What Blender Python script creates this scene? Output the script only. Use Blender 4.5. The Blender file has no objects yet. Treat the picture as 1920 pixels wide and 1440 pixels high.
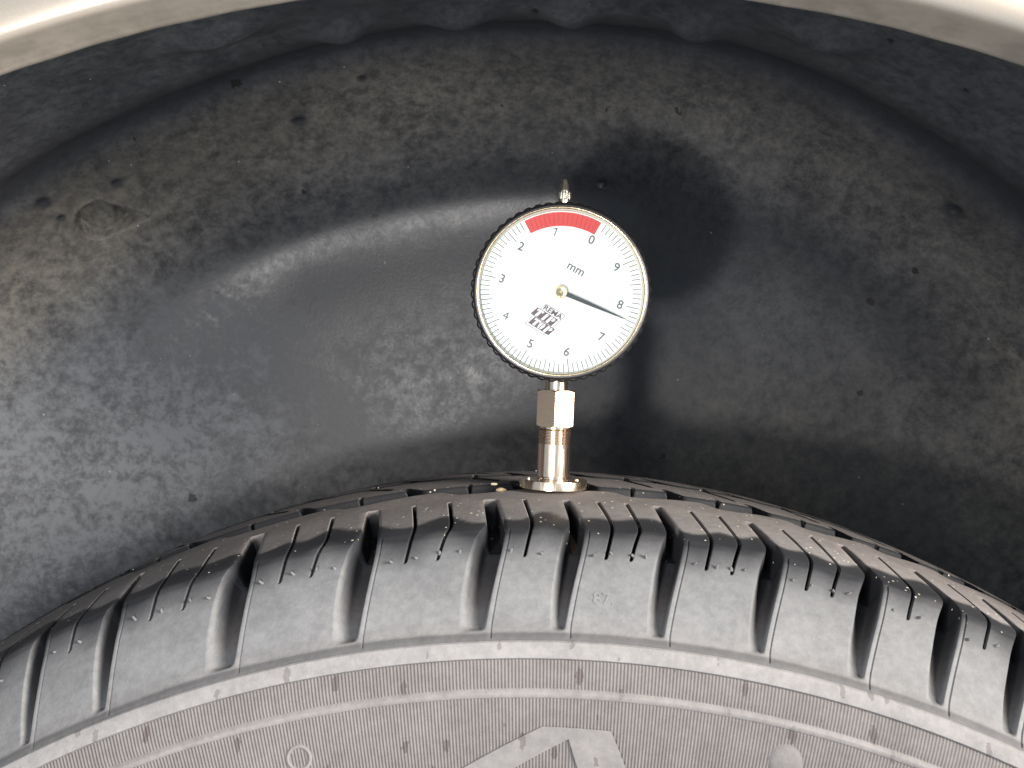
import bpy, bmesh, math, random
import numpy as np
from mathutils import Matrix, Vector

random.seed(7); rng = np.random.default_rng(7)
scene = bpy.context.scene
COL = scene.collection

# ------------------------------------------------------------------ camera
CAM_X, CAM_D, CAM_H, PITCH, YAW, FPX = .0031, .3518, .3499, .0203, -.0313, 1996.7
cp, sp = math.cos(PITCH), math.sin(PITCH)
fw = Vector((math.sin(YAW)*cp, math.cos(YAW)*cp, -sp))
rt = Vector((math.cos(YAW), -math.sin(YAW), 0)); up = rt.cross(fw)
cam = bpy.data.cameras.new('camera'); cam_o = bpy.data.objects.new('camera', cam); COL.objects.link(cam_o)
M = Matrix((rt, up, -fw)).transposed().to_4x4(); M.translation = (CAM_X, -CAM_D, CAM_H)
cam_o.matrix_world = M
cam.sensor_width = 36; cam.lens = 36*FPX/1920; cam.clip_start = .01; cam.clip_end = 50
cam.dof.use_dof = True; cam.dof.focus_distance = .315; cam.dof.aperture_fstop = 30
scene.camera = cam_o
scene.cycles.max_bounces = 6; scene.cycles.diffuse_bounces = 3; scene.cycles.glossy_bounces = 3; scene.cycles.transparent_max_bounces = 6; scene.cycles.sample_clamp_indirect = 4

# ------------------------------------------------------------------ light
w = bpy.data.worlds.new('World'); scene.world = w; w.use_nodes = True
bg = w.node_tree.nodes['Background']; bg.inputs[0].default_value = (.68, .82, 1, 1); bg.inputs[1].default_value = .32

def area(name, loc, target, size, power, color, shape='DISK'):
    l = bpy.data.lights.new(name, 'AREA'); l.shape = shape; l.size = size; l.energy = power; l.color = color
    o = bpy.data.objects.new(name, l); COL.objects.link(o); o.location = loc
    o.rotation_euler = (Vector(target)-Vector(loc)).to_track_quat('-Z', 'Y').to_euler()
    return o
area('work_lamp', (-.076, -.35, .2835), (0, .05, .345), .024, .44, (1, .97, .94))
strip = area('strip_lamp', (-.085, -.42, .350), (0, .05, .340), .055, .33, (1, .96, .91), 'RECTANGLE')
strip.data.size_y = .24
area('workshop_lamp', (.95, -.72, .62), (0, 0, .33), .55, 30.0, (1, .93, .84))

scene.view_settings.view_transform = 'Standard'; scene.view_settings.look = 'None'
scene.view_settings.exposure = 1.1; scene.view_settings.gamma = 1; scene.view_settings.use_curve_mapping = False

# ------------------------------------------------------------------ node helpers
def mat(name):
    m = bpy.data.materials.new(name); m.use_nodes = True
    nt = m.node_tree; return m, nt, nt.nodes['Principled BSDF']
def nd(nt, t, **kw):
    n = nt.nodes.new(t)
    for k, v in kw.items(): setattr(n, k, v)
    return n
def val(nt, sock, v):
    if hasattr(v, 'is_output'): nt.links.new(v, sock)
    else: sock.default_value = v
def math_(nt, op, a, b=None, c=None, clamp=False):
    n = nd(nt, 'ShaderNodeMath', operation=op, use_clamp=clamp)
    val(nt, n.inputs[0], a)
    if b is not None: val(nt, n.inputs[1], b)
    if c is not None: val(nt, n.inputs[2], c)
    return n.outputs[0]
def ramp(nt, v, lo, hi, a=0., b=1.):
    n = nd(nt, 'ShaderNodeMapRange', interpolation_type='SMOOTHSTEP'); n.clamp = True
    val(nt, n.inputs[0], v); n.inputs[1].default_value = lo; n.inputs[2].default_value = hi
    n.inputs[3].default_value = a; n.inputs[4].default_value = b
    return n.outputs[0]
def mix(nt, f, a, b):
    n = nd(nt, 'ShaderNodeMix', data_type='RGBA'); val(nt, n.inputs[0], f)
    for s, v in ((n.inputs[6], a), (n.inputs[7], b)):
        if hasattr(v, 'is_output'): nt.links.new(v, s)
        else: s.default_value = (*v, 1)
    return n.outputs[2]
def coord(nt, scale=(1, 1, 1)):
    t = nd(nt, 'ShaderNodeTexCoord'); mp = nd(nt, 'ShaderNodeMapping'); mp.inputs['Scale'].default_value = scale
    nt.links.new(t.outputs['Object'], mp.inputs[0]); return mp.outputs[0]
def noise(nt, co, scale, detail=4, rough=.55, dist=0):
    n = nd(nt, 'ShaderNodeTexNoise'); nt.links.new(co, n.inputs['Vector'])
    n.inputs['Scale'].default_value = scale; n.inputs['Detail'].default_value = detail
    n.inputs['Roughness'].default_value = rough; n.inputs['Distortion'].default_value = dist
    return n.outputs[0]
def voro(nt, co, scale):
    n = nd(nt, 'ShaderNodeTexVoronoi'); nt.links.new(co, n.inputs['Vector']); n.inputs['Scale'].default_value = scale
    sx = nd(nt, 'ShaderNodeSeparateColor'); nt.links.new(n.outputs['Color'], sx.inputs[0])
    return n.outputs['Distance'], sx.outputs[0], sx.outputs[1]
def attr(nt, name):
    n = nd(nt, 'ShaderNodeAttribute'); n.attribute_name = name; return n.outputs['Fac']
def bump(nt, bsdf, h, strength, dist):
    b = nd(nt, 'ShaderNodeBump'); b.inputs['Strength'].default_value = strength; b.inputs['Distance'].default_value = dist
    nt.links.new(h, b.inputs['Height']); nt.links.new(b.outputs[0], bsdf.inputs['Normal'])

# ------------------------------------------------------------------ materials
def rubber_mat():
    m, nt, p = mat('tyre_rubber'); co = coord(nt)
    dust = attr(nt, 'dust'); warm = attr(nt, 'warm'); grit = attr(nt, 'grit'); fleck = attr(nt, 'fleck')
    n1 = noise(nt, co, 90, 5, .6); n2 = noise(nt, co, 420, 5, .65); n3 = noise(nt, co, 1800, 3, .6)
    v = math_(nt, 'ADD', math_(nt, 'MULTIPLY', ramp(nt, n1, .3, .7), .3), math_(nt, 'MULTIPLY', ramp(nt, n2, .3, .7), .35))
    v = math_(nt, 'ADD', v, math_(nt, 'MULTIPLY', n3, .4))
    f = math_(nt, 'MULTIPLY', dust, math_(nt, 'ADD', math_(nt, 'MULTIPLY', v, .6), .58), clamp=True)
    dcol = mix(nt, warm, (.35, .355, .365), (.35, .304, .284))
    c = mix(nt, f, (.013, .0138, .0165), dcol)
    # pale grains lying on the running surface
    d, r1, r2 = voro(nt, co, 520)
    g = math_(nt, 'MULTIPLY', math_(nt, 'LESS_THAN', d, math_(nt, 'MULTIPLY', r2, .18)), math_(nt, 'GREATER_THAN', r1, .5))
    c = mix(nt, math_(nt, 'MULTIPLY', g, grit), c, (.62, .56, .48))
    # dark flecks on the sidewall
    sp_ = nd(nt, 'ShaderNodeSeparateXYZ'); nt.links.new(co, sp_.inputs[0]); cb = nd(nt, 'ShaderNodeCombineXYZ')
    nt.links.new(sp_.outputs[0], cb.inputs[0]); nt.links.new(math_(nt, 'MULTIPLY', sp_.outputs[2], .45), cb.inputs[1])
    vn = nd(nt, 'ShaderNodeTexVoronoi', voronoi_dimensions='2D'); nt.links.new(cb.outputs[0], vn.inputs['Vector']); vn.inputs['Scale'].default_value = 170
    sc_ = nd(nt, 'ShaderNodeSeparateColor'); nt.links.new(vn.outputs['Color'], sc_.inputs[0]); d2, q1, q2 = vn.outputs['Distance'], sc_.outputs[0], sc_.outputs[1]
    dd = math_(nt, 'ADD', d2, math_(nt, 'MULTIPLY', math_(nt, 'SUBTRACT', noise(nt, co, 900, 2), .5), .25))
    k = math_(nt, 'MULTIPLY', math_(nt, 'LESS_THAN', dd, math_(nt, 'MULTIPLY', q2, .17)), math_(nt, 'GREATER_THAN', q1, .5))
    c = mix(nt, math_(nt, 'MULTIPLY', k, math_(nt, 'MULTIPLY', fleck, .85)), c, (.05, .042, .042))
    nt.links.new(c, p.inputs['Base Color'])
    nt.links.new(ramp(nt, f, 0, .5, .62, .88), p.inputs['Roughness'])
    p.inputs['Specular IOR Level'].default_value = .22
    bump(nt, p, noise(nt, co, 900, 2, .6), .25, .0003)
    return m
def liner_mat():
    m, nt, p = mat('liner_plastic'); co = coord(nt)
    big = noise(nt, co, 9, 3, .5); mid = noise(nt, co, 60, 4, .68, .4); fine = noise(nt, co, 240, 7, .82); grain = noise(nt, co, 1500, 3, .7)
    dust = attr(nt, 'dust')
    a = math_(nt, 'ADD', math_(nt, 'MULTIPLY', ramp(nt, mid, .3, .72), .4), math_(nt, 'MULTIPLY', ramp(nt, fine, .33, .69), .75))
    a = math_(nt, 'MULTIPLY', a, ramp(nt, big, .25, .7, .55, 1.15))
    f = math_(nt, 'MULTIPLY', dust, math_(nt, 'ADD', a, math_(nt, 'MULTIPLY', grain, .25)), clamp=True)
    tint = mix(nt, attr(nt, 'warm'), (.135, .142, .155), (.16, .147, .125))
    c = mix(nt, f, (.021, .022, .026), tint)
    d, r1, r2 = voro(nt, co, 70)      # dried mud spots
    rag = math_(nt, 'ADD', d, math_(nt, 'MULTIPLY', math_(nt, 'SUBTRACT', noise(nt, co, 500, 4), .5), .3))
    s = math_(nt, 'MULTIPLY', math_(nt, 'LESS_THAN', rag, math_(nt, 'MULTIPLY', r2, .17)), math_(nt, 'GREATER_THAN', r1, .86))
    c = mix(nt, math_(nt, 'MULTIPLY', s, .8), c, (.012, .011, .011))
    d3, t1, t2 = voro(nt, co, 160)
    s3 = math_(nt, 'MULTIPLY', math_(nt, 'LESS_THAN', d3, .05), math_(nt, 'GREATER_THAN', t1, .9))
    c = mix(nt, s3, c, (.4, .38, .34))
    nt.links.new(c, p.inputs['Base Color'])
    nt.links.new(ramp(nt, f, .0, .6, .31, .6), p.inputs['Roughness'])
    p.inputs['Specular IOR Level'].default_value = .34
    bump(nt, p, noise(nt, co, 700, 3, .7), .14, .0005)
    return m
def metal_mat(name, col, rough, stretch=(300, 300, 20), amp=.12, metallic=1.0):
    m, nt, p = mat(name); co = coord(nt, stretch)
    n = noise(nt, co, 8, 4, .6)
    c = mix(nt, ramp(nt, n, .3, .7), tuple(v*.86 for v in col), col)
    nt.links.new(c, p.inputs['Base Color']); p.inputs['Metallic'].default_value = metallic
    nt.links.new(ramp(nt, n, .2, .8, max(.02, rough-amp/2), rough+amp/2), p.inputs['Roughness'])
    return m
def plain(name, col, rough=.5, scale=800, amt=.12, metallic=0, spec=.5):
    m, nt, p = mat(name); co = coord(nt); n = noise(nt, co, scale, 4)
    c = mix(nt, n, tuple(v*(1-amt) for v in col), tuple(min(1, v*(1+amt)) for v in col))
    nt.links.new(c, p.inputs['Base Color']); p.inputs['Roughness'].default_value = rough
    p.inputs['Metallic'].default_value = metallic; p.inputs['Specular IOR Level'].default_value = spec
    return m
def paint_mat():
    m, nt, p = mat('silver_paint'); co = coord(nt)
    n = noise(nt, co, 2500, 2); dirt = noise(nt, co, 70, 6, .7)
    fl = attr(nt, 'dirt')
    f = math_(nt, 'MULTIPLY', fl, ramp(nt, dirt, .3, .7, .92, 1), clamp=True)
    c = mix(nt, n, (.42, .365, .30), (.52, .455, .38)); c = mix(nt, f, c, mix(nt, ramp(nt, dirt, .35, .65), (.10, .085, .068), (.17, .148, .12)))
    nt.links.new(c, p.inputs['Base Color'])
    nt.links.new(math_(nt, 'MULTIPLY', math_(nt, 'SUBTRACT', 1, f), .75), p.inputs['Metallic'])
    nt.links.new(ramp(nt, f, 0, 1, .3, .8), p.inputs['Roughness'])
    nt.links.new(math_(nt, 'MULTIPLY', math_(nt, 'SUBTRACT', 1, f), .4), p.inputs['Coat Weight']); p.inputs['Coat Roughness'].default_value = .12
    return m
def glass_mat():
    m = bpy.data.materials.new('dial_glass'); m.use_nodes = True; nt = m.node_tree; nt.nodes.clear()
    o = nd(nt, 'ShaderNodeOutputMaterial'); mx = nd(nt, 'ShaderNodeMixShader'); fr = nd(nt, 'ShaderNodeFresnel'); fr.inputs[0].default_value = 1.45
    t = nd(nt, 'ShaderNodeBsdfTransparent'); g = nd(nt, 'ShaderNodeBsdfGlossy'); g.inputs['Roughness'].default_value = .03
    t.inputs[0].default_value = (.97, .985, .975, 1)
    nt.links.new(fr.outputs[0], mx.inputs[0]); nt.links.new(t.outputs[0], mx.inputs[1]); nt.links.new(g.outputs[0], mx.inputs[2]); nt.links.new(mx.outputs[0], o.inputs[0])
    return m
RUB = rubber_mat(); LIN = liner_mat(); PAINT = paint_mat(); GLASS = glass_mat()
STEEL = metal_mat('polished_steel', (.82, .66, .50), .22)
NICKEL = metal_mat('nickel_nut', (.62, .45, .30), .24, (40, 40, 400))
BRASS = metal_mat('brass_cap', (.86, .77, .64), .34)
BEZEL = metal_mat('bezel_metal', (.10, .095, .10), .48, (900, 900, 900), .2)
GOLD = metal_mat('gilt_ring', (.82, .66, .42), .25)
BLACK = plain('black_plastic', (.012, .011, .012), .42)
WHITE = plain('dial_white', (.86, .86, .85), .55, 300, .02)
CREAM = plain('dial_rim_cream', (.62, .60, .52), .5, 300, .05)
INK = plain('dial_ink', (.11, .105, .12), .6, 3000, .2)
LOGO = plain('logo_ink', (.13, .08, .10), .6, 3000, .25)
RED = plain('dial_red', (.62, .045, .04), .5, 2500, .15)
REDLINE = plain('dial_red_line', (.36, .012, .012), .5)
NEEDLE = plain('needle_paint', (.035, .035, .045), .35)
STONE = plain('stone', (.34, .25, .15), .8, 1500, .35)
LINT = plain('white_lint', (.8, .8, .78), .9)

# ------------------------------------------------------------------ object helpers
def empty(name, loc=(0, 0, 0)):
    o = bpy.data.objects.new(name, None); o.empty_display_size = .02; COL.objects.link(o); o.location = loc; return o
def tag(o, label, cat=None, group=None, kind=None):
    if label: o['label'] = label
    if cat: o['category'] = cat
    if group: o['group'] = group
    if kind: o['kind'] = kind
    return o
def obj(name, V, F, m, parent=None, smooth=True, attrs=None, normals=None, sharp=None):
    me = bpy.data.meshes.new(name)
    me.from_pydata([tuple(v) for v in V], [], [tuple(int(i) for i in f) for f in F])
    me.update()
    if smooth: me.polygons.foreach_set('use_smooth', [True]*len(me.polygons))
    if sharp is not None: me.set_sharp_from_angle(angle=math.radians(sharp))
    for k, a in (attrs or {}).items():
        at = me.attributes.new(k, 'FLOAT', 'POINT'); at.data.foreach_set('value', np.asarray(a, dtype=np.float32).ravel())
    if normals is not None: me.normals_split_custom_set_from_vertices([tuple(n) for n in normals])
    me.materials.append(m)
    o = bpy.data.objects.new(name, me); COL.objects.link(o)
    if parent: o.parent = parent
    return o
def grid_faces(nr, nc, closed=False, flip=False):
    F = []
    for i in range(nr-1):
        for j in range(nc if closed else nc-1):
            k = (j+1) % nc
            f = (i*nc+j, i*nc+k, (i+1)*nc+k, (i+1)*nc+j)
            F.append(f[::-1] if flip else f)
    return F
def grid_normals(P):
    du = np.gradient(P, axis=1); dv = np.gradient(P, axis=0)
    n = np.cross(dv, du); n /= np.linalg.norm(n, axis=2, keepdims=True)+1e-20
    return n
def lathe(name, prof, m, parent, axis='Z', n=64, smooth=True, sharp=35, a0=0, rmod=None, shift=(0, 0, 0)):
    """prof: list of (radius, height). axis Z or Y (height along that axis)."""
    V = []
    for r, h in prof:
        for j in range(n):
            a = a0+2*math.pi*j/n
            rr = r*(rmod(a, h) if rmod and (axis == 'Z' or r > .025) else 1)*(1.035 if axis == 'Y' else 1)
            c, s = rr*math.cos(a), rr*math.sin(a)
            V.append((c+shift[0], s+shift[1], h+shift[2]) if axis == 'Z' else (c+shift[0], h+shift[1], s+shift[2]))
    F = grid_faces(len(prof), n, True, flip=(axis == 'Y'))
    F = [f[::-1] for f in F] if False else F
    o = obj(name, V, F, m, parent, smooth, sharp=sharp)
    bm = bmesh.new(); bm.from_mesh(o.data); bmesh.ops.remove_doubles(bm, verts=bm.verts, dist=1e-7); bmesh.ops.recalc_face_normals(bm, faces=bm.faces); bm.to_mesh(o.data); bm.free()
    return o
def text_mesh(body, size, align='CENTER', shear=0, bold=.012):
    cu = bpy.data.curves.new('t', 'FONT'); cu.body = body; cu.size = size; cu.align_x = align; cu.align_y = 'CENTER'; cu.shear = shear; cu.offset = bold*size
    o = bpy.data.objects.new('t', cu); COL.objects.link(o)
    me = bpy.data.meshes.new_from_object(o.evaluated_get(bpy.context.evaluated_depsgraph_get()))
    V = np.array([v.co[:] for v in me.vertices]); F = [tuple(p.vertices) for p in me.polygons]
    bpy.data.objects.remove(o); bpy.data.curves.remove(cu); bpy.data.meshes.remove(me)
    return V, F
def smooth01(x): x = np.clip(x, 0, 1); return x*x*(3-2*x)

# ------------------------------------------------------------------ tyre profile
crown_r = lambda y: .312-.0057*(y/.07)**2
PC = [(y, crown_r(y)) for y in np.linspace(.07, -.066, 40)]
PC += [(-.068, .3066), (-.0705, .3058), (-.0725, .3045), (-.0745, .3025), (-.079, .2982), (-.0845, .292), (-.0895, .2862), (-.0915, .2842), (-.0935, .2825), (-.0937, .2822)]
PC = np.array(PC); SC = np.r_[0, np.cumsum(np.hypot(*np.diff(PC, axis=0).T))]
S0 = .14322
def prof_at(s):
    s = np.asarray(s)+S0
    y = np.interp(s, SC, PC[:, 0]); r = np.interp(s, SC, PC[:, 1])
    e = .0016
    ya, yb = np.interp(s-e, SC, PC[:, 0]), np.interp(s+e, SC, PC[:, 0]); ra, rb = np.interp(s-e, SC, PC[:, 1]), np.interp(s+e, SC, PC[:, 1])
    ty, tr = yb-ya, rb-ra; L = np.hypot(ty, tr)+1e-12
    return y, r, tr/L, -ty/L            # y, r, outward normal (ny, nr)
S_RING = SC[-1]-S0
S_EDGE = -S0+np.interp(.029, -PC[:, 0], SC)     # near edge of the first circumferential groove

car = empty('car', (0, 0, -.312))
tag(car, 'silver car, close on one wheel arch with its dusty black tyre', 'car')
def car_part(o): o.parent = car; o.matrix_parent_inverse = Matrix.Translation((0, 0, .312)); return o
tyre = car_part(empty('tyre'))
tag(tyre, 'dusty black tyre with slanted shoulder grooves and serrated sidewall')

# lateral grooves: right edge angle at the kink, width scale; sipes in the block that follows
GR = [(-.82, .9, 2), (-.71, .9, 2), (-.60, .8, 2), (-.52, .7, 1), (-.4415, .65, 1), (-.3681, .72, 2), (-.2466, 1.1, 2), (-.1358, 1.0, 2), (-.0241, 1.0, 1),
      (.0446, .75, 2), (.1303, .8, 2), (.217, .78, 2), (.305, .8, 1), (.3755, .8, 1), (.4426, .78, 2), (.53, .8, 2), (.63, .9, 2), (.73, .9, 2), (.83, .9, 2)]
sR = np.array([-.12, -.031, -.010, -.002, .001, .006, .010, .017, .022, .0275, .06])
oR = np.array([-.012, -.012, -.0022, 0, -.0005, -.003, -.0055, -.010, -.013, -.016, -.016])
sL = np.array([-.12, -.031, -.008, -.004, -.001, .002, .005, .010, .018, .0275, .06])
oL = np.array([-.0245, -.0245, -.0180, -.0185, -.0235, -.0275, -.0305, -.0345, -.039, -.0405, -.0405])
def smooth_interp(s, xs, ys):
    k = np.array([-.0015, -.00075, 0, .00075, .0015])
    return np.mean([np.interp(s+d, xs, ys) for d in k], axis=0)
rows = np.unique(np.round(np.concatenate([
    S_EDGE+np.array([-.0105, -.006, -.0022, -.0016, -.0011, -.0007, -.0004, -.0001, .0003, .001, .002, .004]),
    np.linspace(S_EDGE+.005, -.0316, 6), [-.0312, -.0309, -.0306, -.0303, -.0300, -.0295, -.0288],
    np.linspace(-.028, -.004, 22), np.linspace(-.0035, .0085, 30), np.linspace(.009, .0235, 24),
    np.linspace(.0240, .0296, 14), [.030, .0305, S_RING]]), 6))
NRW = len(rows)
RO = smooth_interp(rows, sR, oR); LO0 = smooth_interp(rows, sL, oL)
base_y, base_r, nrm_y, nrm_r = prof_at(rows)
gdepth = np.interp(rows, [-.0312, -.0309, -.0303, -.0300, -.004, .004, .010, .018, .0235, .0265, .0282], [0, .0012, .0065, .0078, .0080, .0074, .0062, .0042, .0028, .0017, 0])
sdep = np.interp(rows, [-.0309, -.0303, .0066, .0072], [0, .0042, .0036, 0])
cols = []      # each: theta(row), depth(row), pitch coordinate
bound = []     # column index at each groove centre
for k in range(len(GR)):
    Rk, wk, ns = GR[k]
    Lr = Rk+LO0*wk; Rr = Rk+RO
    Lr = np.minimum(Lr, Rr-.004)
    fl = np.interp(rows, [-.03, -.006, .002, .012, .028], [.14, .16, .34, .5, .55])
    fr = np.interp(rows, [-.03, -.006, .01, .028], [.14, .14, .16, .25])
    for g in np.concatenate([[0, .02, .045, .08, .12, .17, .23, .3, .38, .46, .54, .62, .70, .77, .83, .88, .92, .95, .975, 1.0]]):
        d = gdepth*smooth01(g/fl)*smooth01((1-g)/fr)
        if abs(g-.54) < 1e-6: bound.append(len(cols))
        cols.append((Lr*(1-g)+Rr*g, d, k-.15+.15*g))
    if k == len(GR)-1: break
    Rn, wn, _ = GR[k+1]
    Ln = np.minimum(Rn+LO0*wn, Rn+RO-.004)
    bw = np.mean(Ln-Rr)
    us = {}
    def put(u, d=None): us[round(u, 5)] = d
    for u in np.linspace(0, 1, max(8, int(bw/.0045)))[1:-1]: put(u)
    e = .0042/bw
    for q in (-.0009, -.0003, .0003, .0009): put(e+q/bw, 'line' if abs(q) < .0005 else None)
    sp_u = {1: [.5], 2: [.34, .68]}[ns]
    if k == 8: sp_u = [.42]
    for su in sp_u:
        hw = .0016/bw
        for u in list(us):
            if abs(u-su) < hw*2.2: del us[u]
        for q, dd in ((-1.6, None), (-1, None), (-.72, 'sipe'), (.72, 'sipe'), (1, None), (1.6, None)): put(su+q*hw, dd)
    for u in sorted(us):
        d = np.zeros(NRW)
        if us[u] == 'sipe': d = sdep.copy()
        if us[u] == 'line': d = np.where((rows > -.002) & (rows < .0305), .00035, 0)
        edge = min(u, 1-u)*bw
        d = d+.00025*np.exp(-edge/.0012)
        cols.append((Rr*(1-u)+Ln*u, d, k+.85*u))
TH = np.stack([c[0] for c in cols], 1); DP = np.stack([c[1] for c in cols], 1); UC = np.array([c[2] for c in cols])
# circumferential groove edge: saw-tooth outline and wall
fr_ = (UC+.35) % 1.0
saw = np.where(fr_ < .8, fr_/.8, 1-(fr_-.8)/.2); saw = smooth01(saw)*.0056-.0026
blend = np.interp(rows, [S_EDGE, S_EDGE+.0088], [1, 0])
RS = rows[:, None]-saw[None, :]*blend[:, None]
wall = np.interp(rows, S_EDGE+np.array([-.0016, -.0011, -.0007, -.0004, -.0001, .0003]), [.0072, .0066, .004, .0016, .0003, 0])
DP = DP+wall[:, None]
wob = .00012*np.sin(TH*37)*np.sin(RS*160)
by, br, ny, nr = prof_at(RS)
Yg = by-(DP+wob)*ny; Rg = br-(DP+wob)*nr
PG = np.stack([Rg*np.sin(TH), Yg, Rg*np.cos(TH)], 2)
NG = -grid_normals(PG)
if NG[60, 200] @ np.array([0, -1, .5]) < 0: NG = -NG
# dust layout: worn grey running surface, clean dark band round the shoulder edge, pale shoulder
lump = .0030*np.sin(TH*57+1+2*np.sin(TH*9))+.0022*np.sin(TH*131+np.sin(TH*31))+.0014*np.sin(TH*23)
du = np.interp(RS+lump*np.interp(RS, [-.03, -.01, 0, .008, .012], [1, 1, .4, .4, 0]), [-.07, -.0125, -.0100, -.0015, .004, .008, .02, .0285, .0292, .032], [.38, .35, .02, .0, .14, .26, .33, .35, .17, .20])
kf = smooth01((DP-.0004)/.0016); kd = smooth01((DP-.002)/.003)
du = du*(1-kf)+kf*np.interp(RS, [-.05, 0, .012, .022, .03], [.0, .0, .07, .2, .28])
wa_d = kd
side = np.clip((TH+.05)/.45, 0, 1)
du = np.where(RS < -.004, du*(1+.4*side), du)  # running surface paler to the right: side light painted into its dust
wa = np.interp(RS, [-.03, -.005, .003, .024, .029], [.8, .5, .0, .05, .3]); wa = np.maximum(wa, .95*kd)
gt = np.interp(RS, [-.06, -.006, .002], [1, 1, 0])
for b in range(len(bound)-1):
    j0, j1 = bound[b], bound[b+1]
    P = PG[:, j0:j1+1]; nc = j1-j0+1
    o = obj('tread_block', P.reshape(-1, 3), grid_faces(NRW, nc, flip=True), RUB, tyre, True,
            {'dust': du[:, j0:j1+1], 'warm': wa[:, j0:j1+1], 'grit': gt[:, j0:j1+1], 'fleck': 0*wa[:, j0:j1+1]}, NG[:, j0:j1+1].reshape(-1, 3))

# centre and rear ribs: height field over (theta, y)
tc = np.arange(-.8, .8, .0013); yc = np.concatenate([np.arange(-.0255, .024, .00055), np.arange(.024, .071, .0011), np.linspace(.072, .094, 16)])
T2, Y2 = np.meshgrid(tc, yc)
rk = np.array([g[0] for g in GR])
upos = np.interp(T2, rk, np.arange(len(rk)))
fu = (upos+.75) % 1.0
sw2 = (smooth01(np.where(fu < .82, fu/.82, 1-(fu-.82)/.18))-.5)*.0028
YC2 = Y2.copy(); Y2 = YC2+sw2*np.interp(YC2, [-.03, .012, .028], [1, .8, 0])
def wall_(d, wd=.0006): return smooth01(d/wd)
dep = np.zeros_like(T2)
def band(y0, y1, a0, a1, depth):
    d = np.minimum(YC2-y0, y1-YC2)
    return depth*wall_(d+.0003)
dep = np.maximum(dep, .0072*wall_(-(YC2+.0185)+.0003))
dep = np.maximum(dep, band(.0045, .0085, sw2*.8, sw2*.8, .006))
dep = np.maximum(dep, band(.031, .038, -sw2*.6, -sw2*.6, .006))
def slits(k0, ya, k1, yb, hw, depth):
    global dep
    for i in range(len(rk)-1):
        p = rk[i+1]-rk[i]; a = ((rk[i]+k0*p)*.31, ya); b_ = ((rk[i]+k1*p)*.31, yb)
        X = T2*.31; dx, dy = b_[0]-a[0], b_[1]-a[1]; L2 = dx*dx+dy*dy
        t = np.clip(((X-a[0])*dx+(Y2-a[1])*dy)/L2, 0, 1)
        dist = np.hypot(X-a[0]-t*dx, Y2-a[1]-t*dy)
        dep = np.maximum(dep, depth*wall_((hw*(1-.5*t))-dist+.0003))
slits(.16, -.021, .02, -.012, .0018, .006)      # side notches opening on the groove
slits(.62, -.021, .62, -.0155, .0005, .005)
slits(.50, .006, .86, -.008, .0010, .005)       # long diagonal cuts
slits(.10, .0075, -.15, .018, .0014, .005)
slits(.62, .008, .62, .013, .0006, .005)
slits(.35, .032, .75, .018, .0010, .005)
slits(.2, .036, .2, .066, .0020, .006); slits(.6, .042, .6, .07, .0006, .004)
rb = np.where(Y2 < .07, crown_r(Y2), np.interp(Y2, [.07, .075, .08, .086, .090, .094], [.3063, .303, .298, .289, .281, .268]))
R2 = rb-dep
P2 = np.stack([R2*np.sin(T2), Y2, R2*np.cos(T2)], 2)
N2 = grid_normals(P2)
if N2[40, 600] @ np.array([0, 0, 1]) < 0: N2 = -N2
dm = dep.copy()
for sh in (1, 2): dm[:-sh] = np.maximum(dm[:-sh], dep[sh:]); dm[sh:] = np.maximum(dm[sh:], dep[:-sh])
d2 = np.where(dm > .0004, .0, .37)*(1+.4*np.clip((T2+.05)/.45, 0, 1))  # ribs likewise paler to the right, light put into the dust colour
ysplit = [0, int(np.argmin(abs(yc-.0065))), int(np.argmin(abs(yc-.0345))), len(yc)-1]
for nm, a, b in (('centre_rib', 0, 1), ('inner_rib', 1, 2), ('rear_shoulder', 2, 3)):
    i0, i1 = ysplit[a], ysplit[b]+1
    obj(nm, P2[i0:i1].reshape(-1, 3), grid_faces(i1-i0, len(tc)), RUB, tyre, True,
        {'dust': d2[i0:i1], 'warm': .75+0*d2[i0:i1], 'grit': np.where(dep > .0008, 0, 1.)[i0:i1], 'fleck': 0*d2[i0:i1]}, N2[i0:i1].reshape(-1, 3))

# smooth pale band, then serrated sidewall with one thin rib
def ring_part(name, prof, tn, dust, warm, fleck, t0=-.85, t1=.85, flip=True):
    t = np.linspace(t0, t1, tn); V = []; 
    for y, r in prof:
        V.append(np.stack([r*np.sin(t), np.full_like(t, y), r*np.cos(t)], 1))
    V = np.array(V); n = V.shape[0]*V.shape[1]
    return obj(name, V.reshape(-1, 3), grid_faces(len(prof), tn, flip=flip), RUB, tyre, True,
               {'dust': np.full(n, dust), 'warm': np.full(n, warm), 'grit': np.zeros(n), 'fleck': np.full(n, fleck)}, sharp=30)
ring_part('smooth_band', [(-.0925, .2820), (-.0940, .2823), (-.0946, .2820), (-.0950, .2812), (-.0957, .2788), (-.0957, .2784), (-.0950, .2779), (-.0925, .2776)], 700, .42, .35, .55)
SWP = np.array([(-.0940, .2792), (-.0948, .2782), (-.0965, .2735), (-.0985, .262), (-.0995, .25), (-.1, .235), (-.0985, .215), (-.094, .2), (-.09, .195)])
def sw_y(r): return np.interp(-np.asarray(r), -SWP[:, 1], SWP[:, 0])
rr = np.concatenate([np.linspace(.2790, .2715, 10), np.linspace(.271, .240, 24), np.linspace(.236, .196, 12)])
NSER = 560; tt = np.linspace(-.86, .86, NSER*5+1)
ph = (tt/(tt[1]-tt[0])) % 5/5.
ser = (.5-.5*np.cos(2*np.pi*np.arange(len(tt))/5.))*.00030
amp = np.interp(rr, [.225, .235, .2785, .279], [0, 1, 1, 0])
ys = sw_y(rr)[:, None]-ser[None, :]*amp[:, None]
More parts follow.
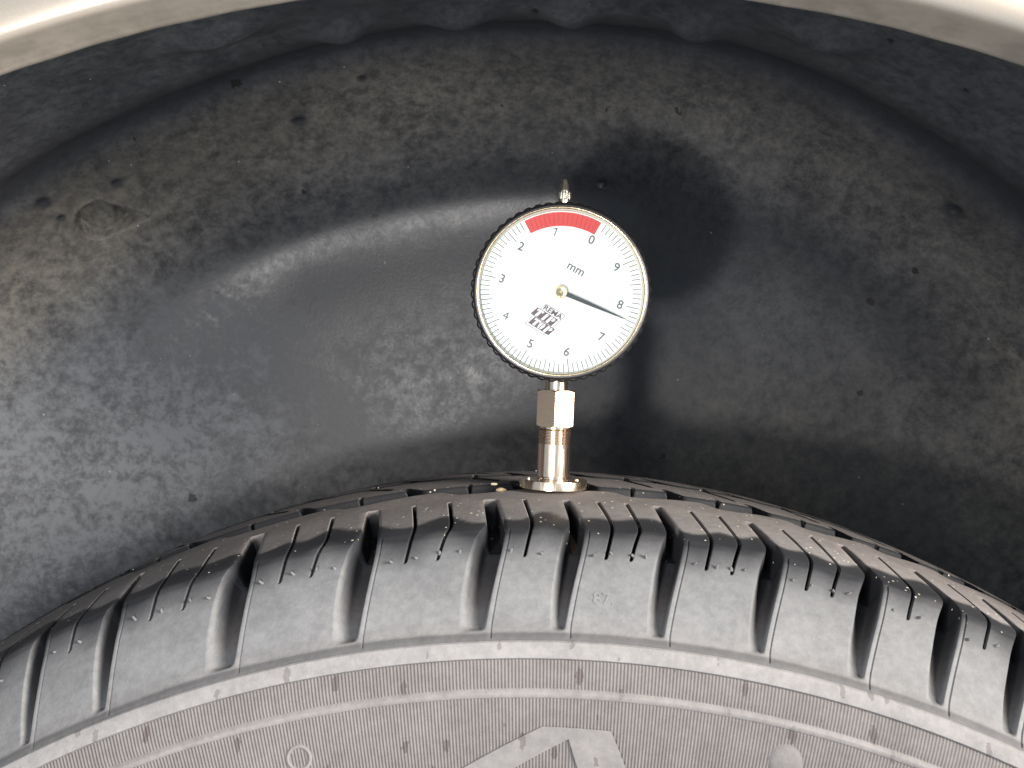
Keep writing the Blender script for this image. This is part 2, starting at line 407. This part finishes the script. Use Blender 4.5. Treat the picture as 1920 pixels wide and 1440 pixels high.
PS = np.stack([rr[:, None]*np.sin(tt)[None, :], ys, rr[:, None]*np.cos(tt)[None, :]], 2)
n = PS.shape[0]*PS.shape[1]
sdust = np.repeat((.20+.10*(ser/.00030))[None, :], len(rr), 0)
obj('sidewall', PS.reshape(-1, 3), grid_faces(len(rr), len(tt), flip=True), RUB, tyre, True, {'dust': sdust, 'warm': np.full(n, .72), 'grit': np.zeros(n), 'fleck': np.ones(n)})
ring_part('sidewall_rib', [(-.0968, .2716), (-.0975, .2711), (-.0979, .2705), (-.0979, .2700), (-.0976, .2694), (-.0968, .2689)], 700, .38, .5, .4)

# rest of the tyre, out of view: plain carcass
pr = [(y, crown_r(y)-.004) for y in np.linspace(.07, -.066, 16)]+[(-.075, .299), (-.0895, .285), (-.095, .279), (-.0985, .262), (-.1, .235), (-.094, .2), (-.09, .195)]
pr = [(.09, .195), (.1, .235), (.0985, .262), (.09, .281), (.08, .297)]+pr
o = ring_part('carcass', [(y*.97, r-.006) for y, r in pr], 160, .3, .5, 0, .0, 2*math.pi)

# ------------------------------------------------------------------ marks moulded on the tyre
def on_side(px_pts):
    """picture positions -> (theta, r) on the sidewall, used to lay out the moulded marks"""
    out = []
    for px, py in px_pts:
        d = fw+rt*((px-960)/FPX)+up*((720-py)/FPX)
        rad = .26
        for _ in range(30):
            t = (float(sw_y(rad))+CAM_D)/d.y; X = CAM_X+t*d.x; Z = CAM_H+t*d.z; rad = .5*rad+.5*math.hypot(X, Z)
        out.append((math.atan2(X, Z), math.hypot(X, Z)))
    return out
def side_pt(th, r, lift): return (r*math.sin(th), float(sw_y(r))-lift, r*math.cos(th))
def raised(name, poly, lift, dust=.32, fl=.7, m=RUB):
    """raised flat mark with bevelled flanks; poly in (theta, r)"""
    bm = bmesh.new(); c = [(t*.26, r) for t, r in poly]
    vs = [bm.verts.new((x, 0, z)) for x, z in c]; f = bm.faces.new(vs)
    bmesh.ops.triangulate(bm, faces=[f])
    bmesh.ops.subdivide_edges(bm, edges=bm.edges, cuts=3, use_grid_fill=True)
    top = list(bm.faces)
    r_ = bmesh.ops.inset_region(bm, faces=top, thickness=.0004, depth=0)
    inner = set(v for fc in top for v in fc.verts)
    V = []; idx = {}
    for v in bm.verts:
        idx[v] = len(V); V.append(side_pt(v.co.x/.26, v.co.z, lift if v in inner else -.0004))
    F = [[idx[v] for v in fc.verts] for fc in bm.faces]; bm.free()
    o = obj(name, V, F, m, tyre, True, {'dust': [dust]*len(V), 'warm': [.45]*len(V), 'grit': [0]*len(V), 'fleck': [fl]*len(V)}, sharp=40)
    b2 = bmesh.new(); b2.from_mesh(o.data); bmesh.ops.recalc_face_normals(b2, faces=b2.faces)
    if sum((f.normal.y*f.calc_area() for f in b2.faces)) > 0: bmesh.ops.reverse_faces(b2, faces=b2.faces)
    b2.to_mesh(o.data); b2.free()
    return o
LTR = on_side([(872, 1436), (1018, 1360), (1146, 1369), (1172, 1436), (1196, 1500), (1110, 1500), (1082, 1436), (1066, 1384), (968, 1436), (850, 1500), (760, 1500)])
tag(raised('raised_letter', LTR, .0007), 'raised slanted letter at the bottom edge of the sidewall')
def ring_mark(px, py, r0, r1, name, label):
    (th0, rc), = on_side([(px, py)])
    V = []; n = 40; pr_ = [(r0-.0003, -.0004), (r0, .0004), ((r0+r1)/2, .0006), (r1, .0004), (r1+.0003, -.0004)] if r0 > 0 else [(r1+.0004, -.0004), (r1, .0002), (r1*.7, .0006), (r1*.35, .0008), (.00001, .00085)]
    for a_, l in pr_:
        for j in range(n):
            a = 2*math.pi*j/n; V.append(side_pt(th0+a_*math.cos(a)/rc, rc+a_*math.sin(a), l))
    o = obj(name, V, grid_faces(len(pr_), n, True, flip=r0 <= 0), RUB, tyre, True, {'dust': [.33 if r0 > 0 else .26]*len(V), 'warm': [.5]*len(V), 'grit': [0]*len(V), 'fleck': [.4]*len(V)})
    return tag(o, label)
ring_mark(561, 1421, .0024, .0031, 'raised_ring_mark', 'small raised circle on the serrated sidewall')
ring_mark(1472, 1430, 0, .0042, 'raised_bump', 'low round bump on the serrated sidewall')

def shoulder_pt(th, s, lift):
    y, r, ny_, nr_ = prof_at(np.array([s]))
    Y = y[0]+lift*ny_[0]; R_ = r[0]+lift*nr_[0]
    return (R_*math.sin(th), Y, R_*math.cos(th))
def moulded_text(body, th, s, size, rot, lift, dust):
    V, F = text_mesh(body, size); c, s_ = math.cos(rot), math.sin(rot)
    out = []
    for x, y, _ in V:
        a, b = x*c-y*s_, x*s_+y*c
        out.append(shoulder_pt(th+a/.293, s-b, lift))
    o = obj('moulded_marking', out, F, RUB, tyre, False, {'dust': [dust]*len(V), 'warm': [.1]*len(V), 'grit': [0]*len(V), 'fleck': [0]*len(V)})
    return o
tag(moulded_text('87.', .0612, .0190, .0046, .0, .00012, .36), 'faint moulded digits 87 on a shoulder block')
# rubber nubs below the shoulder edge
nV, nF = [], []
for k in range(1, len(GR)-1):
    a, b = GR[k][0], GR[k+1][0]; p = b-a
    for u in (.16, .40, .62, .80) if p > .08 else (.2, .62):
        th = a+u*p-.014*u-.004+random.uniform(-.003, .003); s = .0058+random.uniform(-.0008, .0008)
        ln = random.uniform(.0006, .0014); rot = random.uniform(0, 6.28); i0 = len(nV)
        for l, rad in ((-.0002, .0005), (.0004, .00042), (ln, .00026)):
            for j in range(6):
                q = j*math.pi/3
                nV.append(shoulder_pt(th+(rad*math.cos(q)+l*.5*math.cos(rot))/.3, s+rad*math.sin(q)+l*.4*math.sin(rot), l))
        nF += [(i0+r_*6+j, i0+r_*6+(j+1) % 6, i0+r_*6+6+(j+1) % 6, i0+r_*6+6+j) for r_ in range(2) for j in range(6)]+[tuple(i0+12+j for j in range(6))]
tag(obj('rubber_nubs', nV, nF, RUB, tyre, True, {'dust': [.24]*len(nV), 'warm': [.2]*len(nV), 'grit': [0]*len(nV), 'fleck': [0]*len(nV)}), None, kind='stuff')

# ------------------------------------------------------------------ wheel arch liner
ST = np.array([  # y, apex z, left radius, right radius, dust, warm
 (-.112, .441, .356, .356, .4, .4), (-.108, .455, .37, .36, .4, .4), (-.09, .468, .385, .36, .4, .4), (-.03, .475, .39, .34, .45, .35), (.01, .4750, .375, .305, .5, .3), (.030, .4740, .365, .288, .5, .25),
 (.040, .4750, .362, .283, .25, .1), (.048, .4775, .358, .279, .15, .0), (.057, .4775, .354, .275, .15, .1), (.064, .4715, .350, .271, .6, .8), (.070, .4690, .347, .269, .9, .9), (.078, .4655, .343, .266, .9, .9), (.090, .4580, .335, .262, .95, .9),
 (.104, .4478, .324, .256, .85, .7), (.1135, .4385, .314, .250, .65, .4), (.1202, .4312, .307, .246, .35, .25), (.1245, .4235, .300, .244, .22, .1), (.1262, .4150, .295, .242, .24, .1), (.1266, .4050, .290, .240, .26, .1), (.1262, .390, .282, .237, .3, .1),
 (.1268, .365, .262, .225, .36, .2), (.1285, .335, .235, .21, .4, .25), (.131, .30, .21, .19, .6, .3), (.135, .24, .16, .15, .6, .3), (.138, .17, .09, .09, .6, .3), (.139, .1, .02, .02, .6, .3)])
tq = np.linspace(0, 1, len(ST)); seg = np.r_[0, np.cumsum(np.hypot(np.diff(ST[:, 0]), np.diff(ST[:, 1])))]
sq = np.concatenate([np.linspace(0, .14, 40), np.linspace(.1405, .42, 300), np.linspace(.423, seg[-1], 50)])
se = np.linspace(0, seg[-1], 800)
def cr(col):
    # monotone-ish smooth resample
    v = np.interp(se, seg, ST[:, col])
    for _ in range(2): v = np.convolve(np.r_[[v[0]]*4, v, [v[-1]]*4], np.ones(9)/9, 'valid')
    vw = v.copy()
    for _ in range(2): vw = np.convolve(np.r_[[vw[0]]*9, vw, [vw[-1]]*9], np.ones(19)/19, 'valid')
    b = smooth01((se-.255)/.03); v = v*(1-b)+vw*b           # a wider fillet where roof turns into wall
    return np.interp(sq, se, v)
yl, zl, rl, rr_, dl, wl = (cr(i) for i in range(6))
phi = np.concatenate([np.linspace(-1.75, -1.06, 40), np.linspace(-1.05, 1.05, 760), np.linspace(1.06, 1.75, 40)])
sgn = smooth01((phi+.55)/1.1)[None, :]; sg2 = np.maximum(smooth01((phi-.02)/.25), smooth01((-phi-.36)/.35))[None, :]
def wide(v, k=151): h = k//2; e = np.interp(se, sq, v); return np.interp(sq, se, np.convolve(np.r_[[e[0]]*h, e, [e[-1]]*h], np.ones(k)/k, 'valid'))
keep = smooth01((sq-.20)/.04); ys_ = yl*(1-keep)+wide(wide(yl))*keep
RL = rl[:, None]*(1-sgn)+rr_[:, None]*sgn
PX = RL*np.sin(phi)[None, :]-.004; PZ = zl[:, None]-RL+RL*np.cos(phi)[None, :]; PY = yl[:, None]*(1-sg2)+ys_[:, None]*sg2
PL = np.stack([PX, PY, PZ], 2)
NL = grid_normals(PL)
if NL[240, 420] @ np.array([0, -1, 0]) < 0: NL = -NL
def proj_px(P):
    v = P-np.array([CAM_X, -CAM_D, CAM_H]); f_ = np.array(fw); r_ = np.array(rt); u_ = np.array(up); z = v@f_
    return 960+FPX*(v@r_)/z, 720-FPX*(v@u_)/z
disp = np.zeros(PX.shape); HOLES = []
qx, qy = proj_px(PL)
def blob(px, py, y_ok, sx, sz, h):
    """soft bump on the liner around the surface point nearest a picture position"""
    global disp
    d = (qx-px)**2+(qy-py)**2+1e6*((PY < y_ok[0]) | (PY > y_ok[1])); i, j = np.unravel_index(np.argmin(d), d.shape)
    c = PL[i, j]; D = ((PX-c[0])/sx)**2+((PZ-c[2])/sz)**2+((PY-c[1])/sz)**2
    disp += h*np.exp(-(D if h > 0 else D*D))
    return c
for px, py, sx in ((400, 55, .020), (640, 48, .011), (860, 24, .012), (1075, 22, .010), (1305, 46, .010), (1540, 62, .016)):
    blob(px, py, (-.03, .038), sx, .0085, .0058)
blob(1010, 690, (.1, .2), .03, .03, .0012)
# moulded pocket on the left: round at one end, tapering to a point, with a raised lip
def pocket(px, py, ang, ln, wd, h):
    global disp
    d = (qx-px)**2+(qy-py)**2+1e6*((PY < 0) | (PY > .16)); i, j = np.unravel_index(np.argmin(d), d.shape)
    sx_ = (qx-px)*.00023; sz_ = -(qy-py)*.00023
    a = sx_*math.cos(ang)+sz_*math.sin(ang); b = -sx_*math.sin(ang)+sz_*math.cos(ang)
    near = np.linalg.norm(PL-PL[i, j], axis=2) < .06
    u = (a+ln*.32)/ln
    half = wd*np.where(u < .32, np.sqrt(np.clip(1-((.32-u)/.32)**2, 0, 1)), np.clip((1-u)/.68, 0, 1))
    ins = smooth01((half-abs(b))/.0014)*near*(u > 0)*(u < 1)
    lip = np.exp(-((abs(b)-half)/.0013)**2)*near*smooth01((u+.02)/.08)*(u < .95)*(u > -.02)
    disp += -h*ins*np.interp(u, [0, .08, .36, .48, .66, 1], [.9, 1, .38, .36, .85, .2])+.0009*lip*(b > 0)
pocket(190, 412, .06, .034, .0085, .0095)
for px, py, r_ in ((80, 377, .0022), (218, 345, .0016), (113, 408, .0012), (1790, 395, .0026), (562, 226, .002), (1130, 345, .0015), (680, 148, .0012)):
    HOLES.append((blob(px, py, (.0, .16), r_*1.4, r_*.8, -.0012), r_))
disp += .0008*np.sin(PX*41+1)*np.sin(PZ*37)*np.cos(PY*53)
PL2 = PL+NL*disp[:, :, None]
dust_and_light = np.repeat(dl[:, None], len(phi), 1); warmL = np.repeat(wl[:, None], len(phi), 1)
left_light = np.clip((-PX+.04)/.24, 0, 1)
dust_and_light = dust_and_light*(.70+.42*left_light); warmL = np.clip(warmL*(.85+.3*left_light), 0, 1)  # liner paler toward the left, that side's light painted into the dust
low_r_light = smooth01((PX+.03)/.14)*smooth01((.40-PZ)/.1)*(yl[:, None] > .1); low_l_light = smooth01((-PX-.05)/.12)*smooth01((.415-PZ)/.1)*(yl[:, None] > .07)
dust_and_light = dust_and_light+.5*low_r_light+.85*low_l_light; warmL = np.clip(warmL+.75*low_r_light-.3*low_l_light, 0, 1)  # real dust thickened low on both sides, standing in for missing light
for c_, r_ in HOLES: dust_and_light = dust_and_light*(1-np.exp(-(np.linalg.norm(PL-c_, axis=2)/(r_*1.6))**4))
F = grid_faces(len(sq), len(phi), flip=True)
liner = obj('wheel_arch_liner', PL2.reshape(-1, 3), F, LIN, None, True, {'dust': dust_and_light, 'warm': warmL})
bm = bmesh.new(); bm.from_mesh(liner.data); bmesh.ops.recalc_face_normals(bm, faces=bm.faces); bm.to_mesh(liner.data); bm.free()
car_part(tag(liner, 'dusty dark plastic wheel arch liner curving behind and above the tyre'))

# ------------------------------------------------------------------ fender
FP = np.array([(-.109, .0010, 1), (-.1105, -.0002, 1), (-.112, -.0004, 1), (-.114, 0, 1), (-.119, .0006, 1), (-.124, .0010, .95), (-.1275, .0012, .8), (-.1295, .0012, .45), (-.1312, .0016, .2), (-.1326, .0026, .06), (-.1334, .0042, .0), (-.1337, .0062, 0), (-.1334, .0084, 0),
               (-.1325, .0104, 0), (-.1312, .0122, 0), (-.1302, .0142, .02), (-.1298, .017, .03), (-.1298, .022, .02), (-.1302, .035, 0), (-.131, .06, 0), (-.132, .1, 0), (-.131, .16, 0)])
FP[:, 0] = np.where(FP[:, 0] < -.112, -.112+(FP[:, 0]+.112)*.64, FP[:, 0])
sg = np.r_[0, np.cumsum(np.hypot(np.diff(FP[:, 0]), np.diff(FP[:, 1])))]
ss = np.unique(np.r_[np.linspace(0, sg[15], 90), np.linspace(sg[15], sg[-1], 60)])
fy, fz, fd = (np.convolve(np.r_[[v[0]]*2, v, [v[-1]]*2], np.ones(5)/5, 'valid') for v in (np.interp(ss, sg, FP[:, i]) for i in range(3)))
ph2 = np.linspace(-1.6, 1.6, 500)
wv = .0001*np.sin(ph2*19+.6)*np.sin(ph2*47)+.00006*np.sin(ph2*133)+.00012*np.sin(ph2*31+np.sin(ph2*11)*2)
RF = .354+fz[:, None]+wv[None, :]*np.exp(-((fy[:, None]+.112)/.006)**2)
PF = np.stack([RF*np.sin(ph2)[None, :]-.006, np.repeat(fy[:, None], len(ph2), 1), .081+RF*np.cos(ph2)[None, :]], 2)
fender = obj('fender', PF.reshape(-1, 3), grid_faces(len(ss), len(ph2)), PAINT, None, True, {'dirt': np.repeat(fd[:, None], len(ph2), 1)})
bm = bmesh.new(); bm.from_mesh(fender.data); bmesh.ops.recalc_face_normals(bm, faces=bm.faces); bm.to_mesh(fender.data); bm.free()
car_part(tag(fender, 'silver painted fender with a dirty folded wheel arch lip'))

# ------------------------------------------------------------------ gauge
gauge = empty('tread_depth_gauge', (.0054, -.0255, crown_r(-.0255)+.0002))
gauge.rotation_euler = (math.radians(0), math.radians(2.2), 0)
tag(gauge, 'round white dial tread depth gauge on a steel stem standing on the tyre', 'depth gauge')
ZC = .0592; YF = -.0150            # dial centre height, bezel front
foot = lathe('foot_plate', [(0, 0), (.0100, 0), (.0103, .0001), (.0104, .0002), (.0104, .00255), (.01035, .00267), (.0102, .0027), (.0062, .0027), (.0, .0027)], STEEL, gauge, n=96, sharp=30)
for x, y in ((-.0076, -.002), (.0072, -.0015)):
    lathe('pin', [(0, .0025), (.0006, .0025), (.0006, .0030), (.0004, .0032), (0, .0032)], BRASS, foot, n=12, shift=(x, y, 0))
prof_b = [(0, .0021), (.0052, .0021), (.00522, .0028), (.0048, .0030), (.00478, .0034), (.00505, .0037), (.00505, .0135)]
z = .0135
for i in range(5): prof_b += [(.00505, z+.0001), (.00455, z+.00035), (.00455, z+.0005), (.00505, z+.00085)]; z += .00088
prof_b += [(.0047, z+.0003), (.0047, .0196), (0, .0196)]
barrel = lathe('barrel', prof_b, STEEL, gauge, n=96, sharp=40)
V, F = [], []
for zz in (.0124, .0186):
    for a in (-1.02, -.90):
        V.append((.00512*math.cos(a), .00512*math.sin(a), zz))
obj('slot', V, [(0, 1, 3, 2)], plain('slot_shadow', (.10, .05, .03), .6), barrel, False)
# hexagonal nut with chamfered ends
ap = .00555; rc = .0059; V = []; NA = 72; z0, z1 = .0188, .0300; hexrot = math.radians(-33.5)
secs = [(0, 0), (.62, 0), (1, 0), (1, .15), (1, .5), (1, .85), (1, 1), (.62, 1), (0, 1)]
for fr2, zt in secs:
    for j in range(NA):
        a = 2*math.pi*j/NA; am = (a % (math.pi/3))-math.pi/6; rh = ap/math.cos(am)
        cut = max(0, rh-.00572)*.75
        zb, ztp = z0+cut, z1-cut
        r_ = rh*fr2 if fr2 == 1 else .0056*fr2/.62 if fr2 > 0 else 0
        zz = (zb+(ztp-zb)*zt) if fr2 == 1 else (z0 if zt == 0 else z1)
        V.append((r_*math.cos(a+hexrot), r_*math.sin(a+hexrot), zz))
nut = obj('hex_nut', V, grid_faces(len(secs), NA, True), NICKEL, gauge, True, sharp=18)
bm = bmesh.new(); bm.from_mesh(nut.data); bmesh.ops.remove_doubles(bm, verts=bm.verts, dist=1e-7); bmesh.ops.recalc_face_normals(bm, faces=bm.faces); bm.to_mesh(nut.data); bm.free()
nut.data.set_sharp_from_angle(angle=math.radians(18))
lathe('stem', [(0, .0295), (.0035, .0295), (.0035, .037), (0, .037)], STEEL, gauge, n=64)
# case and bezel (axis along the depth)
RB = .0256
lathe('case', [(0, .012), (.018, .012), (.0205, .0115), (.0215, .0105), (.0222, .006), (.0236, -.0030), (.0240, -.0060), (0, -.0060)], BLACK, gauge, 'Y', 96, shift=(0, 0, ZC))
NK = 52
def scallop(a, h): return 1-.018*(.5+.5*math.cos(a*NK))**2 if h < 0 else 1
lathe('knurled_rim', [(.0235, -.0050), (.0252, -.0050), (.0257, -.0056), (.0257, -.0122), (.02515, -.0130), (.0247, -.0130)], BLACK, gauge, 'Y', NK*8, rmod=scallop, shift=(0, 0, ZC))
bez = lathe('bezel', [(.0236, -.0060), (.02485, -.0124), (.02500, -.0134), (.02490, -.0142), (.02455, -.0147), (.02405, -.0149), (.02375, -.0148), (.0236, -.0144), (.0236, -.0100)], BEZEL, gauge, 'Y', 160, shift=(0, 0, ZC), sharp=60)
lathe('gilt_ring', [(.0236, -.0149), (.0240, -.01500), (.0237, -.01520), (.02345, -.01510), (.0233, -.0145), (.0233, -.0120)], GOLD, bez, 'Y', 160, shift=(0, 0, ZC), sharp=60)
dial = lathe('dial_face', [(0, -.01235), (.0236, -.01235), (.0236, -.0110), (0, -.0110)], WHITE, gauge, 'Y', 128, shift=(0, 0, ZC), sharp=30)
lathe('dial_rim', [(.0234, -.01255), (.0234, -.0146), (.0231, -.0142), (.02295, -.01245), (.0234, -.01245)], CREAM, dial, 'Y', 128, shift=(0, 0, ZC), sharp=50)
glass = lathe('glass', [(0, -.01445), (.0234, -.01445), (.0234, -.0141), (0, -.0141)], GLASS, gauge, 'Y', 96, shift=(0, 0, ZC))
YP = -.01242; A0 = math.radians(28.3); PXM = .0001600      # printed layer, angle of the zero, metres per picture pixel
def pol(a, r): return (r*math.sin(a), r*math.cos(a))
def flat(name, polys, m, parent, y=YP, lab=None):
    V, F = [], []
    for p in polys:
        F.append(tuple(range(len(V), len(V)+len(p)))); V += [(x, y, ZC+z) for x, z in p]
    o = obj(name, V, F, m, parent, False)
    bm = bmesh.new(); bm.from_mesh(o.data)
    for f in bm.faces:
        if f.normal.y > 0: f.normal_flip()
    bm.to_mesh(o.data); bm.free()
    return o
def tick(a, r0, r1, w_):
    ca, sa = math.cos(a), math.sin(a)
    return [(r0*sa-w_*ca, r0*ca+w_*sa), (r1*sa-w_*ca, r1*ca+w_*sa), (r1*sa+w_*ca, r1*ca-w_*sa), (r0*sa+w_*ca, r0*ca-w_*sa)]
T1, T2_ = [], []
RO_ = 147.5*PXM
for i in range(100):
    a = A0-i*2*math.pi/100
    rin = (123 if i % 10 == 0 else 126 if i % 5 == 0 else 131.5)*PXM
    if i <= 16: T2_.append(tick(a, (126 if i % 2 else 123.5)*PXM, (144 if i % 2 else 146)*PXM, .00007))
    else: T1.append(tick(a, rin, RO_, .00012))
tag(flat('scale_marks', T1, INK, dial), None, kind='stuff')
NA_ = 40; aa = [A0-.004-(16*2*math.pi/100-.0)*i/NA_ for i in range(NA_+1)]
red = flat('red_arc', [[pol(aa[i], 121*PXM), pol(aa[i], 146.5*PXM), pol(aa[i+1], 146.5*PXM), pol(aa[i+1], 121*PXM)] for i in range(NA_)], RED, dial)
tag(flat('red_arc_marks', T2_[1:], REDLINE, dial, YP-.00004), None, kind='stuff')
def dial_text(name, body, cx, cz, size, rot, m, parent, y=YP-.00002, shear=0, sx=1, bold=.012):
    V, F = text_mesh(body, size, shear=shear, bold=bold); c, s_ = math.cos(rot), math.sin(rot)
    out = [(cx+x*sx*c-v*s_, y, ZC+cz+x*sx*s_+v*c) for x, v, _ in V]
    return obj(name, out, F, m, parent, False)
for k in range(10):
    x, z = pol(A0-k*2*math.pi/10, (111 if k not in (0,) else 110)*PXM)
    if k == 1:
        c1, s1 = math.cos(math.radians(-20)), math.sin(math.radians(-20))
        q_ = lambda u, v: (x+u*c1-v*s1, z+u*s1+v*c1)
        flat('numeral', [[q_(.0000, -.00125), q_(.0000, .00125), q_(.00032, .00125), q_(.00032, -.00125)], [q_(0, .00125), q_(-.0006, .0008), q_(-.0006, .00048), q_(.0000, .0008)]], INK, dial)
    else: dial_text('numeral', str(k), x, z, .0036, -math.radians(20), INK, dial, bold=.0 if k == 4 else .012)
dial_text('unit_marking', 'mm', 26*PXM, 43*PXM, .0036, -math.radians(27), INK, dial)
# printed emblem: outlined box REMA over two dark slanted bands TIP and TOP
def L(x, y): return ((980+x/18-1055)*PXM, -(560+y/18-549)*PXM)
def line(a, b, w_=9):
    dx, dy = b[0]-a[0], b[1]-a[1]; l = math.hypot(dx, dy); nx, ny_ = -dy/l*w_, dx/l*w_
    return [L(a[0]+nx, a[1]+ny_), L(b[0]+nx, b[1]+ny_), L(b[0]-nx, b[1]-ny_), L(a[0]-nx, a[1]-ny_)]
emb = flat('emblem', [line((870, 210), (1525, 575)), line((1525, 575), (1130, 985)), line((870, 210), (705, 385)), line((455, 610), (205, 880)), line((205, 880), (850, 1245)), line((850, 1245), (890, 1195))], LOGO, dial)
def band_(BL, BR, TL, letters):
    e1 = (BR[0]-BL[0], BR[1]-BL[1]); e2 = (TL[0]-BL[0], TL[1]-BL[1])
    g = lambda a, b: L(BL[0]+e1[0]*a+e2[0]*b, BL[1]+e1[1]*a+e2[1]*b)
    dark = [[g(0, 0), g(1, 0), g(1, 1), g(0, 1)]]
    return dark, [[g(*p) for p in q] for q in letters], g
ell = lambda cx, cz, rx, rz, a0, a1, n: [(cx+rx*math.cos(a0+(a1-a0)*i/n), cz+rz*math.sin(a0+(a1-a0)*i/n)) for i in range(n+1)]
Tl = lambda x: [[(x+.08, .08), (x+.19, .08), (x+.19, .92), (x+.08, .92)], [(x-.02, .92), (x-.0, .62), (x+.08, .82), (x+.08, .92)], [(x+.19, .92), (x+.19, .82), (x+.26, .62), (x+.28, .92)]]
Il = lambda x: [[(x, .08), (x+.11, .08), (x+.11, .92), (x, .92)]]
Pl = lambda x: [[(x, .08), (x+.11, .08), (x+.11, .92), (x, .92)], [(x+.145, .92), (x+.145, .46)]+ell(x+.145, .69, .11, .23, -math.pi/2, math.pi/2, 10)]
Ol = lambda x: [ell(x+.11, .5, .10, .43, math.pi/2, 3*math.pi/2, 12), ell(x+.15, .5, .10, .43, -math.pi/2, math.pi/2, 12)]
d1, l1, g1 = band_((370, 550), (1070, 945), (600, 330), Tl(.09)+Il(.475)+Pl(.68))
d2_, l2, g2 = band_((300, 855), (990, 1250), (520, 645), Tl(.09)+Ol(.36)+Pl(.69))
flat('emblem_band', d1, LOGO, dial, YP-.00001); flat('emblem_band', d2_, LOGO, dial, YP-.000015)
flat('emblem_letters', l1, WHITE, dial, YP-.00004); flat('emblem_letters', l2, WHITE, dial, YP-.00004)
lx, lz = L(1095, 480)
dial_text('emblem_name', 'REMA', lx, lz, .00215, -math.radians(29), LOGO, dial, YP-.00003, shear=.12, sx=1.12, bold=.028)
# needle and hub
an = math.atan2(125, -48)
nl = .0208; yN = -.01345
nd_ = Vector((math.sin(an), 0, math.cos(an))); npv = Vector((math.cos(an), 0, -math.sin(an)))
V = []
for l, hw, th in ((-.0004, .0007, .00012), (.0010, .00068, .00012), (.0085, .00055, .00012), (nl*.8, .00026, .0001), (nl, .00006, .00006)):
    for sx, sy in ((-1, -1), (1, -1), (1, 1), (-1, 1)):
        p = nd_*l+npv*hw*sx; V.append((p.x, yN+th*sy, ZC+p.z))
F = grid_faces(5, 4, True)+[(0, 1, 2, 3), (19, 18, 17, 16)]
ndl = obj('needle', V, F, NEEDLE, gauge, False)
lathe('hub', [(0, -.01385), (.0004, -.01385), (.0005, -.0137), (.0011, -.01395), (.0018, -.0139), (.0019, -.0136), (.0019, -.0128), (.0011, -.0126), (.0011, -.0123)], GOLD, ndl, 'Y', 40, shift=(0, 0, ZC))
# knurled cap on top
zt = ZC+.0286
kn = lambda a, h: 1-.10*(.5+.5*math.cos(a*16))
cap = lathe('cap', [(0, zt-.004), (.0017, zt-.004), (.0017, zt+.0002), (.0020, zt+.0003), (.0021, zt+.0006), (.0021, zt+.0022), (.0019, zt+.0026), (.0, zt+.0026)], BRASS, gauge, n=128, rmod=lambda a, h: kn(a, h) if zt+.0003 < h < zt+.0024 else 1)
lathe('cap_tip', [(.0016, zt+.0025), (.0016, zt+.0032), (.00150, zt+.0034), (.0012, zt+.0050), (.00105, zt+.0053), (.00095, zt+.0062), (.0007, zt+.0066), (0, zt+.0067)], BRASS, cap, n=40)

# ------------------------------------------------------------------ loose bits
def pebble(name, loc, r, label, m, sq_=(1, 1, 1)):
    bm = bmesh.new(); bmesh.ops.create_icosphere(bm, subdivisions=2, radius=r)
    for v in bm.verts: v.co *= random.uniform(.8, 1.15); v.co = Vector((v.co.x*sq_[0], v.co.y*sq_[1], v.co.z*sq_[2]))
    me = bpy.data.meshes.new(name); bm.to_mesh(me); bm.free(); me.materials.append(m)
    o = bpy.data.objects.new(name, me); COL.objects.link(o); o.location = loc
    return o
def on_crown(px, py, lift):
    d = fw+rt*((px-960)/FPX)+up*((720-py)/FPX); best = None
    for i in range(600):
        t = .2+.25*i/600; X, Y, Z = CAM_X+t*d.x, -CAM_D+t*d.y, CAM_H+t*d.z
        if math.hypot(X, Z) < crown_r(Y): return (X, Y, Z+lift)
    return (X, Y, Z)
tag(pebble('pebble', on_crown(939, 917, -.0006), .0016, '', STONE, (1.1, .8, .7)), 'small tan stone wedged in the tread groove left of the gauge foot', 'stone')
tag(pebble('grit_flake', on_crown(926, 909, .0002), .0009, '', plain('flake', (.7, .6, .42), .7), (1.3, .8, .5)), 'tiny pale flake lying on the tread behind the tan stone', 'grit')

scene.render.resolution_x = 1024; scene.render.resolution_y = 768
